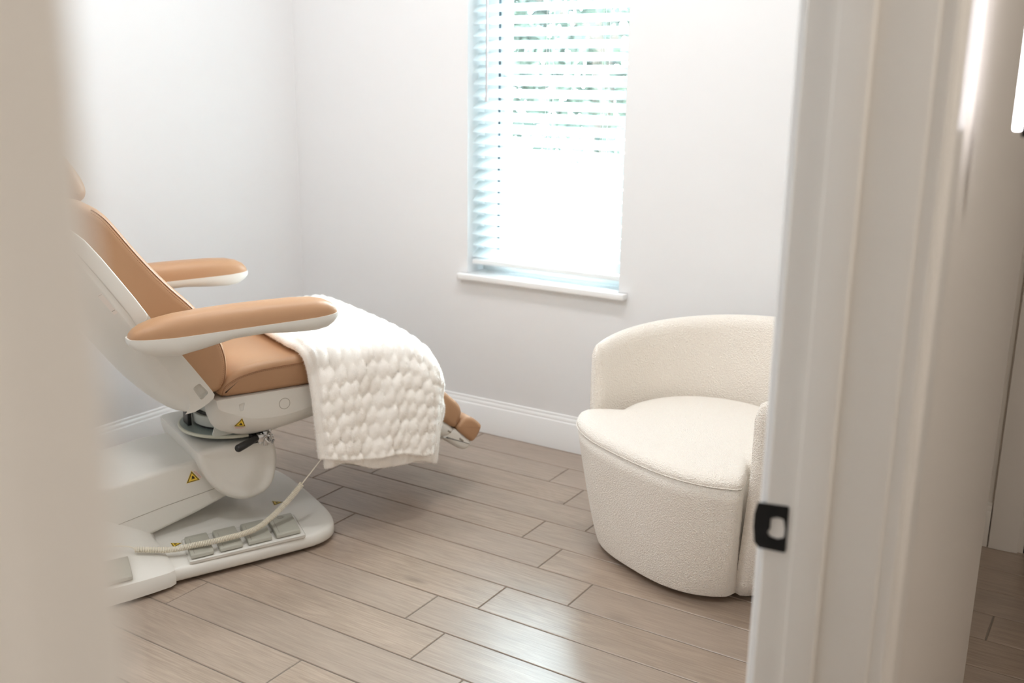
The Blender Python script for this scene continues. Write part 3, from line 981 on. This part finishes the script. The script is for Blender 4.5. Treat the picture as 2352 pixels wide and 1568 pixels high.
def stitches(seq2, n_, parent, off=.006, step=.006):
    q = resample(seq2, int(np.sum(np.linalg.norm(np.diff(seq2, axis=0), axis=1)) / step), False)
    mb = MB()
    for i in range(len(q) - 1):
        a = q[i]; d = q[i + 1] - q[i]
        mb.add(*tube([L3(a[0], n_, a[1]), L3(a[0] + d[0] * .6, n_, a[1] + d[1] * .6)], .0007, 4))
    cp('stitching', mb, M['seam'], parent)
sb2 = np.array(seq)
inn = inset(bp_, .0155)
seq3 = [inn[int(np.argmin(np.hypot(inn[:, 0] - p[0], inn[:, 1] - p[1])))] for p in seq]
seq3 = resample(np.array(seq3), 120, False)
stitches(seq3, 2.7722, back)
sedge = np.array([[p[0], p[1] - .0045] for p in edge])
stitches(sedge, 2.7676, seat)

# --- headrest
hr = smooth_pts([(.460, 1.070), (.500, 1.072), (.545, 1.068), (.568, 1.080), (.574, 1.108), (.556, 1.150), (.51, 1.22), (.48, 1.28), (.44, 1.285), (.41, 1.25), (.42, 1.17), (.445, 1.11)], 80, True, 2)
hd = cp('headrest', MB().add(*rex(hr, 2.90, mirror(2.90), .035, sz, 7)), M['leather'])

# --- backrest shell
Fp = [(.772, .490), (.802, .503), (.826, .519), (.832, .528), (.827, .540), (.790, .597), (.748, .659), (.690, .742), (.660, .785), (.667, .778), (.663, .792), (.634, .831), (.596, .889), (.559, .944), (.523, .992), (.48, 1.035), (.44, 1.06)]
Fp = [(.772, .490), (.802, .503), (.826, .519), (.832, .528), (.827, .540), (.790, .597), (.748, .659), (.700, .727), (.663, .787), (.634, .831), (.596, .889), (.559, .944), (.523, .992), (.48, 1.035), (.44, 1.06)]
Cp_ = [(.745, .488), (.758, .502), (.762, .520), (.755, .545), (.715, .610), (.66, .690), (.615, .762), (.575, .83), (.535, .89), (.50, .945), (.465, .99), (.43, 1.02), (.41, 1.04)]
Bp = [(.786, .470), (.760, .456), (.735, .462), (.700, .492), (.650, .543), (.61, .60), (.575, .65), (.54, .70), (.50, .77), (.45, .86), (.41, .93), (.38, .99), (.385, 1.04)]
Fr = smooth_pts(Fp, 70, False, 2); Cr = smooth_pts(Cp_, 50, False, 2); Br = smooth_pts(Bp, 50, False, 2)
rings = []
st = [(2.748, 0.0), (2.7485, .03), (2.754, .14), (2.766, .32), (2.785, .50), (2.810, .66), (2.845, .80), (2.89, .91), (2.95, .98), (3.02, 1.0)]
def bring(n, t):
    bt = Cr * (1 - t) + Br * t
    r_ = list(Fr) + list(bt[::-1])
    return [L3(p[0], n, p[1]) for p in r_]
for n, t in st: rings.append(bring(n, t))
for n, t in st[::-1]: rings.append(bring(mirror(n), t))
bsh = cp('back_shell', MB().add(*loft(rings)), M['shell'])
cut_ = mesh('cut', *rex(fillet([(.770, .560), (.790, .572), (.815, .540), (.792, .520)], .008, 4), 2.70, 2.766, .006, sz, 4), M['shell'], root)
boolean_cut(bsh, cut_)
# notch step between the side wing and the arm mount
wing = fillet([(.640, .742), (.667, .780), (.634, .834), (.596, .892), (.559, .947), (.523, .995), (.48, 1.035), (.462, 1.00), (.50, .962), (.54, .905), (.58, .845), (.615, .79)], [.01, .014, .005, .005, .005, .005, .02, .02, .01, .01, .01, .01], 4)
cp('side_wing', MB().add(*rex(resample(wing, 90), 2.7435, 2.760, .004, sz, 3)), M['shell'], bsh)
mb = MB().add(*rex(fillet([(.548, .848), (.556, .852), (.592, .800), (.585, .794)], .001, 2), 2.7775, 2.7790, .0003, sz, 1))

# --- arms
def arm(nc, inward):
    """arm along s; inward = +1 when the chair centre lies towards +n"""
    S = np.array([.592, .596, .606, .625, .66, .71, .78, .86, .95, 1.04, 1.10, 1.135, 1.156, 1.168, 1.172])
    top = np.array([.742, .755, .765, .776, .787, .795, .800, .803, .804, .803, .799, .791, .780, .766, .752])
    hw = np.array([.012, .022, .031, .039, .045, .048, .049, .049, .050, .051, .049, .044, .036, .024, .012])
    seam = np.interp(S, [.59, .70, .9, 1.1, 1.172], [.742, .739, .744, .748, .752])
    bot = np.interp(S, [.592, .606, .64, .70, .76, .82, .88, .98, 1.06, 1.12, 1.150, 1.168, 1.172], [.730, .708, .692, .682, .690, .706, .716, .716, .706, .706, .716, .734, .744])
    NR = 26
    rl, rp = [], []
    for k in range(len(S)):
        a = np.linspace(0, math.pi, NR)
        ring = [(nc + hw[k] * (abs(math.cos(t)) ** .75) * (1 if math.cos(t) >= 0 else -1), seam[k] + (top[k] - seam[k]) * (math.sin(t) ** .72)) for t in a]
        ring += [(nc + x, seam[k] - .004) for x in np.linspace(-hw[k], hw[k], 6)]
        rl.append([L3(S[k], n, z) for n, z in ring])
        g_ = hw[k] + .0018
        ring = [(nc + g_, seam[k] + .0012), (nc - g_, seam[k] + .0012)]
        a = np.linspace(math.pi, 2 * math.pi, NR)
        ring += [(nc + g_ * (abs(math.cos(t)) ** .55) * (1 if math.cos(t) >= 0 else -1), seam[k] + (seam[k] - bot[k]) * -(abs(math.sin(t)) ** .75)) for t in a[1:-1]]
        rp.append([L3(S[k] - (.004 if k < 2 else 0) + (.003 if k > len(S) - 3 else 0), n, z) for n, z in ring])
    sh = cp('arm_shell', MB().add(*loft(rp)), M['shell'])
    pad = cp('arm_pad', MB().add(*loft(rl)), M['leather'])
    # mount ramping in from the arm's underside to the side of the back shell
    rings = []
    for z, na, nb, sa, sb in ((.722, .030, .090, .640, .772), (.700, .034, .092, .645, .770), (.688, .046, .094, .652, .764), (.680, .060, .096, .662, .757), (.672, .0765, .098, .675, .752)):
        a_, b2 = nc + inward * na, nc + inward * nb
        lo, hi = min(a_, b2), max(a_, b2)
        q = resample(fillet([(sa, lo), (sb, lo), (sb, hi), (sa, hi)], .010, 4), 40)
        rings.append([L3(p[0], p[1], z) for p in q])
    cp('arm_mount', MB().add(*loft(rings)), M['shell'], sh)
    return pad
arm(2.672, 1)
arm(2 * NC - 2.672, -1)

# --- stickers, laid onto the surfaces they are stuck to
def bvh_of(o):
    bm = bmesh.new(); bm.from_mesh(o.data); t = BVHTree.FromBMesh(bm); bm.free(); return t
def decal(name, target, org, direction, up_, polys, parent):
    """polys: list of (material key, list of (u,v)); org in chair coordinates"""
    tree_ = bvh_of(target)
    d = Vector(direction).normalized(); U = Vector(up_); U = (U - d * U.dot(d)).normalized(); W = d.cross(U)
    first = None
    for i, (mk, P) in enumerate(polys):
        P = resample(P, max(24, len(P)), True) if len(P) < 24 else P
        V = []
        for u, v in P:
            q = Vector(L3(*org)) + W * u + U * v
            hit = tree_.ray_cast(q - d * .15, d)
            h = hit[0] if hit[0] is not None else q
            V.append(h - d * (.0006 + .0004 * i))
        c = sum(V, Vector()) / len(V)
        n = len(V)
        o_ = mesh(name if i == 0 else ('pictogram' if mk == 'sticker_k' else 'text_label' if mk in ('sticker_w', 'sticker_r') else 'warning_triangle'), V + [c], [(k, (k + 1) % n, n) for k in range(n)], M[mk], parent, smooth=False)
def warn(w, rot=0, label=True, flip=1):
    c, s = math.cos(rot), math.sin(rot)
    def T(P): return [(flip * (x * c - y * s) * w, (x * s + y * c) * w) for x, y in P]
    tri = lambda k: [(-.5 * k, -.29 * k), (.5 * k, -.29 * k), (0, .577 * k)]
    out = [('sticker_y', T(tri(1.12))), ('sticker_k', T(tri(1.0))), ('sticker_y', T(tri(.80))),
           ('sticker_k', T([(-.12, -.13), (.16, -.16), (.18, -.05), (.05, .04), (.0, .14), (-.05, .12), (-.03, .02), (-.13, -.03)]))]
    if label:
        out += [('sticker_w', T([(-.5, -.36), (.5, -.36), (.5, -.60), (-.5, -.60)])), ('sticker_r', T([(-.42, -.42), (.42, -.42), (.42, -.455), (-.42, -.455)])),
                ('sticker_r', T([(-.42, -.50), (.30, -.50), (.30, -.53), (-.42, -.53)]))]
    return out
decal('warning_sticker', lift, (.792, 2.80, .238), (0, 1, 0), (0, 0, 1), warn(.037, R(-55) + math.pi, True), lift)
decal('warning_sticker', seatsh, (.908, 2.70, .424), (0, 1, 0), (0, 0, 1), warn(.030, R(-8), True), seatsh)
decal('warning_sticker', base, (.715, 2.845, .2), (0, 0, -1), (0, 1, 0), warn(.030, R(150), False), base)
decal('warning_sticker', base, (1.080, 2.980, .2), (0, 0, -1), (0, 1, 0), warn(.034, R(20), False), base)
decal('rating_label', bsh, (.566, 2.60, .822), (0, 1, 0), (.56, 0, -.83), [('sticker_w', [(-.006, -.034), (.006, -.034), (.006, .034), (-.006, .034)]),
      ('shell_dark', [(-.0045, -.031), (.0045, -.031), (.0045, -.030), (-.0045, -.030)]), ('shell_dark', [(-.0045, .022), (.0045, .022), (.0045, .0235), (-.0045, .0235)])], bsh)

# ================================================================= COILED CORD (hangs from the chair onto its base)
def C3(s, n, z): return EX * s + EY * n + Vector((0, 0, z))
key = [(1.160, 2.78, .262), (1.085, 2.765, .199), (1.040, 2.760, .158), (.985, 2.757, .118), (.930, 2.740, .098), (.875, 2.735, .094), (.800, 2.735, .093), (.740, 2.748, .090), (.690, 2.765, .082), (.640, 2.786, .086), (.592, 2.805, .092)]
kp = smooth_pts(key, 400, False, 3)
cr_pts = [C3(*p) for p in kp]
dd = np.r_[0, np.cumsum([(cr_pts[i + 1] - cr_pts[i]).length for i in range(len(cr_pts) - 1)])]
L_tot = dd[-1]
def at_len(l):
    i = min(max(int(np.searchsorted(dd, l)) - 1, 0), len(cr_pts) - 2)
    t = (l - dd[i]) / max(dd[i + 1] - dd[i], 1e-9)
    return cr_pts[i].lerp(cr_pts[i + 1], t), (cr_pts[i + 1] - cr_pts[i]).normalized()
l0 = 0.098
turns = int((L_tot - l0) / .00455)
hel = []
for k in range(turns * 12 + 1):
    l = l0 + (L_tot - l0) * k / (turns * 12)
    p, t = at_len(min(l, L_tot - 1e-5))
    u = (Vector((0, 0, 1)) - t * t.z).normalized(); v = t.cross(u)
    a = 2 * math.pi * k / 12
    hel.append(p + (u * math.cos(a) + v * math.sin(a)) * .0072)
lead = [at_len(l)[0] for l in np.linspace(0, l0, 12)]
tail = [C3(*p) for p in smooth_pts([(.592, 2.805, .092), (.585, 2.81, .100), (.565, 2.815, .106), (.52, 2.825, .112), (.46, 2.83, .118), (.40, 2.84, .14)], 24, False, 2)]
mb = MB().add(*tube(hel, .00185, 6)).add(*tube(lead + [hel[0]], .0019, 8)).add(*tube([hel[-1]] + tail, .0019, 8))
cc = mb.build('coiled_cord', M['cord'])
tag(cc, 'ivory coiled cord running from under the blanket across the foot pedals', 'cord')

# ================================================================= BLANKET
bl_o = empty('blanket', C3(1.32, 3.0, .62), CA, label='thick ivory plush throw blanket draped over the leg end of the treatment chair', cat='blanket')
B0 = (1.32, 3.0, .62)
def puff(u, v):
    """scalloped plush relief, u and v in metres"""
    cu, cv = .037, .048
    u = u + .22 * v
    best = np.zeros_like(u)
    r0 = np.floor(v / cv)
    for dv in (-1, 0, 1):
        row = r0 + dv
        off = np.where(np.mod(row, 2) == 0, 0.0, .5)
        c0 = np.floor(u / cu - off)
        for du in (0, 1):
            cu_ = (c0 + du + off) * cu; cv_ = (row + .5) * cv
            jx = .0035 * np.sin(row * 12.9 + (c0 + du) * 4.1); jy = .006 * np.sin(row * 3.3 + (c0 + du) * 7.7)
            d = ((u - cu_ - jx) / (cu * .64)) ** 2 + ((v - cv_ - jy) / (cv * .78)) ** 2
            best = np.maximum(best, np.sqrt(np.clip(1 - d, 0, 1)))
    return best
def blanket_layer(path, sL, sR, th, amp, drop=True, nv=230, nu=104, seed=0, fold=0.0):
    path = smooth_pts(path, nv, False, 2)
    d = np.r_[0, np.cumsum(np.linalg.norm(np.diff(path, axis=0), axis=1))]
    T = np.gradient(path, axis=0); T /= np.linalg.norm(T, axis=1)[:, None]
    Nn = np.stack([T[:, 1], -T[:, 0]], 1)      # (n,z) normal away from chair (path runs from +n to -n)
    if Nn[nv // 2, 1] < 0: Nn = -Nn
    f = d / d[-1]
    sl = np.interp(f, *zip(*sL)); sr = np.interp(f, *zip(*sR))
    ne = 9
    rings_pos = []
    edge_t = np.linspace(0, math.pi, ne + 2)[1:-1]
    for i in range(nv):
        e = min(d[i], d[-1] - d[i])
        k = math.sqrt(max(0.0, 1 - max(0, 1 - e / (th * .5)) ** 2)) * .98 + .02
        a = np.linspace(0, 1, nu)
        S = sl[i] + (sr[i] - sl[i]) * a
        U = a * .46; Vv = np.full(nu, d[i])
        pf = puff(U + .006 * np.sin(Vv * 9 + seed), Vv)
        em = np.minimum(1, np.minimum(a, 1 - a) * 30 + .25)
        large = .010 * np.sin(S * 21 + d[i] * 3.1 + seed) + .006 * np.sin(S * 47 + d[i] * 6 + 1)
        lam = np.clip((.60 - path[i, 1]) / .12, 0, 1)     # folds only where it hangs
        offt = th * k + amp * pf * em * k + large * lam
        offb = large * lam * .9
        top = np.stack([S, path[i, 0] + Nn[i, 0] * offt, path[i, 1] + Nn[i, 1] * offt], 1)
        bot = np.stack([S, path[i, 0] + Nn[i, 0] * offb, path[i, 1] + Nn[i, 1] * offb], 1)
        mid = (offt[-1] + offb[-1]) / 2; hh = (offt[-1] - offb[-1]) / 2
        er = [(sr[i] + hh * math.sin(t), mid + hh * math.cos(t)) for t in edge_t]
        er = [(s, path[i, 0] + Nn[i, 0] * o_, path[i, 1] + Nn[i, 1] * o_) for s, o_ in er]
        mid = (offt[0] + offb[0]) / 2; hh = (offt[0] - offb[0]) / 2
        el = [(sl[i] - hh * math.sin(t), mid - hh * math.cos(t)) for t in edge_t]
        el = [(s, path[i, 0] + Nn[i, 0] * o_, path[i, 1] + Nn[i, 1] * o_) for s, o_ in el]
        ring = np.vstack([top, er, bot[::-1], el])
        if drop:
            x = np.clip(ring[:, 0] - 1.40, 0, None)
            wgt = np.clip((ring[:, 2] - .30) / .30, 0, 1)
            ring[:, 2] -= (1.9 * x ** 1.6) * wgt
        hang = np.clip((.42 - ring[:, 2]) / .20, 0, 1) ** 1.5 * (f[i] > .5)
        ring[:, 2] -= hang * ((ring[:, 0] - 1.33) * .16 + .010 * np.sin(ring[:, 0] * 26 + seed * 2.2))
        rings_pos.append(ring)
    A = np.array(rings_pos)
    A[..., 0] -= B0[0]; A[..., 1] -= B0[1]; A[..., 2] -= B0[2]
    return A
pathA = [(3.44, .46), (3.425, .53), (3.405, .585), (3.36, .612), (3.30, .615), (3.15, .616), (3.0, .616), (2.86, .615), (2.79, .610), (2.760, .595), (2.748, .56), (2.744, .50), (2.742, .42), (2.742, .34), (2.742, .285), (2.742, .247)]
A1 = blanket_layer(pathA, [(0, 1.10), (.2, 1.09), (.62, 1.095), (.70, 1.115), (1, 1.142)], [(0, 1.47), (.15, 1.47), (.3, 1.485), (.62, 1.545), (.75, 1.560), (.85, 1.553), (1, 1.528)], .024, .0175)
pathB = [(2.782, .595), (2.776, .55), (2.772, .45), (2.772, .35), (2.772, .28), (2.770, .208)]
A2 = blanket_layer(pathB, [(0, 1.16), (1, 1.165)], [(0, 1.560), (.5, 1.578), (1, 1.545)], .022, .009, nv=70, nu=90, seed=2)
mb = MB()
for A in (A1, A2):
    mb.add(*loft([list(map(tuple, r_)) for r_ in A]))
fab = mb.build('cloth', M['plush'], bl_o, angle=180)
# plush fibres: tapered slivers on the outer side
def fibres(A, nu, count, seed):
    rr = np.random.default_rng(seed)
    nv, nr = A.shape[:2]
    i = rr.integers(0, nv - 1, count); j_ = rr.integers(0, nr - 1, count)
    keep = (j_ < nu + 9) | (j_ > 2 * nu + 9)
    i, j_ = i[keep], j_[keep]
    a, b2 = rr.random(len(i))[:, None], rr.random(len(i))[:, None]
    p = A[i, j_] * (1 - a) * (1 - b2) + A[i + 1, j_] * a * (1 - b2) + A[i, j_ + 1] * (1 - a) * b2 + A[i + 1, j_ + 1] * a * b2
    nrm = np.cross(A[i + 1, j_] - A[i, j_], A[i, j_ + 1] - A[i, j_])
    nrm /= np.linalg.norm(nrm, axis=1)[:, None] + 1e-9
    return p, nrm
Vf = []
for A, nu, cnt, sd in ((A1, 104, 150000, 1), (A2, 90, 26000, 2)):
    p, nrm = fibres(A, nu, cnt, sd)
    c_ = A.reshape(-1, 3).mean(0)
    # orient outwards using ring centres
    ringc = A.mean(1)
    out = p - ringc[np.argmin(((p[:, None, 1:][:, 0][:, None] - ringc[None, :, 1:]) ** 2).sum(-1), axis=1)] if len(p) < 1 else None
    sgn = 1.0
    # sign test at a top-side point
    q = A[A.shape[0] // 2]
    tn = np.cross(A[A.shape[0] // 2 + 1, nu // 2] - q[nu // 2], q[nu // 2 + 1] - q[nu // 2])
    dout = q[nu // 2] - q.mean(0)
    if tn @ dout < 0: sgn = -1.0
    nrm = nrm * sgn
    r2 = np.random.default_rng(sd + 9)
    dirv = nrm * .8 + r2.normal(size=p.shape) * .38 + np.array([0, 0, -.22])
    dirv /= np.linalg.norm(dirv, axis=1)[:, None]
    ln = r2.uniform(.003, .0062, len(p))[:, None]
    sd_ = np.cross(dirv, r2.normal(size=p.shape)); sd_ /= np.linalg.norm(sd_, axis=1)[:, None] + 1e-9
    w_ = .00045
    tip = p + dirv * ln
    Vf.append(np.stack([p - sd_ * w_ - nrm * .0006, p + sd_ * w_ - nrm * .0006, tip], 1).reshape(-1, 3))
Vf = np.vstack(Vf)
me = bpy.data.meshes.new('pile')
nT = len(Vf) // 3
me.vertices.add(len(Vf)); me.vertices.foreach_set('co', Vf.ravel())
me.loops.add(nT * 3); me.loops.foreach_set('vertex_index', np.arange(nT * 3))
me.polygons.add(nT); me.polygons.foreach_set('loop_start', np.arange(0, nT * 3, 3))
me.update(calc_edges=True)
me.materials.append(M['fibre'])
po = link(bpy.data.objects.new('pile', me), bl_o); po['kind'] = 'stuff'

# ================================================================= BARREL ARMCHAIR
AC = Vector((2.785, 1.017, 0))
AF = R(155.6)
ac = empty('barrel_armchair', AC, AF, label='round cream boucle barrel armchair standing beneath the window behind the door frame', cat='armchair')
# local frame: +x is the facing direction, +y its left (viewed from above)
def sup(phi, a, b2, e):
    c, s = math.cos(phi), math.sin(phi)
    k = (abs(c / a) ** e + abs(s / b2) ** e) ** (-1 / e)
    return k
NPH = 240
def seat_ring(z, fx, ly, e, bx=.26, by=.30):
    P = []
    for k in range(NPH):
        phi = 2 * math.pi * k / NPH
        rf = sup(phi, fx, ly, e); rb = sup(phi, bx, by, 2.2)
        w_ = max(0, min(1, (R(62) - abs((phi + math.pi) % (2 * math.pi) - math.pi)) / R(9)))
        w_ = w_ * w_ * (3 - 2 * w_)
        rho = rb + (rf - rb) * w_
        P.append((rho * math.cos(phi), rho * math.sin(phi), z))
    return P
def body_ring(z, t):
    """front panel, t 0 at floor .. 1 at seam"""
    k = t ** .8
    return seat_ring(z, .319 + .048 * k, .310 + .098 * k, 2.8, .27, .32)
zs_ = [.022, .024, .030, .045, .08, .13, .18, .23, .28, .33, .374]
rings = [[(x * .965, y * .965, z) for x, y, z in body_ring(.020, 0)], [(x * .985, y * .985, z) for x, y, z in body_ring(.021, 0)]]
for z in zs_: rings.append(body_ring(z, (z - .02) / .358))
V, Fc = loft(rings)
mb = MB().add(V, Fc)
cp_front = mb.build('front_panel', M['boucle'], ac, angle=180)
# seat cushion: from the seam up and over to a low crown
rings = []
for z, k in ((.365, .975), (.372, .990), (.378, 1.0), (.387, .996), (.397, .978), (.404, .948), (.408, .90), (.411, .82), (.413, .70), (.414, .55), (.415, .35), (.4155, .12)):
    rings.append([(x * k, y * k, z) for x, y, z in body_ring(z, 1)])
st_ = MB().add(*loft(rings)).build('seat_cushion', M['boucle'], ac, angle=180)
sr_ = [(x * 1.0005, y * 1.0005, .3765) for x, y, z in body_ring(.3765, 1)]
pipe = MB().add(*tube([p for p in sr_], .0016, 6, False, True)).build('piping', M['boucle'], st_)
# wrap-around back and arms
def shell_h(th):   # th measured from the back (0) to +-124 deg at the arm fronts
    t = abs(th) / R(124)
    u = math.sqrt(t * t + .02) - .1414
    return .681 - .048 * u - .038 * t * t
TH = R(123)
NT = 110
rings = []
for i in range(NT + 1):
    th = -TH + 2 * TH * i / NT
    e = (TH - abs(th)) * .385          # arc distance from the arm's front end
    re_ = .026
    kk = math.sqrt(max(0, 1 - max(0, 1 - e / re_) ** 2)) if e < re_ else 1.0
    kk = max(kk, .04)
    phi = math.pi + th
    H = shell_h(th) - (1 - kk) * .045
    ring = []
    NZ = 14
    def Ro(z):
        t = max(0, min(1, z / .38)); return .325 + .083 * t ** .9 - .006 * max(0, (z - .42) / .28) ** 2
    def Ri(z):
        return Ro(z) - (.082 - .036 * (abs(th) / TH) ** 3) + .012 * max(0, (z - .35) / .3)
    outer = [(Ro(z), z) for z in np.linspace(.022, H - .04, NZ)]
    inner = [(Ri(z), z) for z in np.linspace(H - .04, .022, NZ)]
    ro, ri = Ro(H - .04), Ri(H - .04)
    rm, rh = (ro + ri) / 2, (ro - ri) / 2
    topc = [(rm + rh * math.cos(a), H - .04 + .04 * math.sin(a)) for a in np.linspace(0, math.pi, 11)[1:-1]]
    full = outer + topc + inner
    ax, ay = .985, 1.035
    pts = []
    for r_, z in full:
        mid = (Ro(z) + Ri(z)) / 2
        rr_ = mid + (r_ - mid) * kk
        pts.append((rr_ * math.cos(phi) * ax, rr_ * math.sin(phi) * ay, z))
    rings.append(pts)
wrap = MB().add(*loft(rings)).build('backrest', M['boucle'], ac, angle=180)
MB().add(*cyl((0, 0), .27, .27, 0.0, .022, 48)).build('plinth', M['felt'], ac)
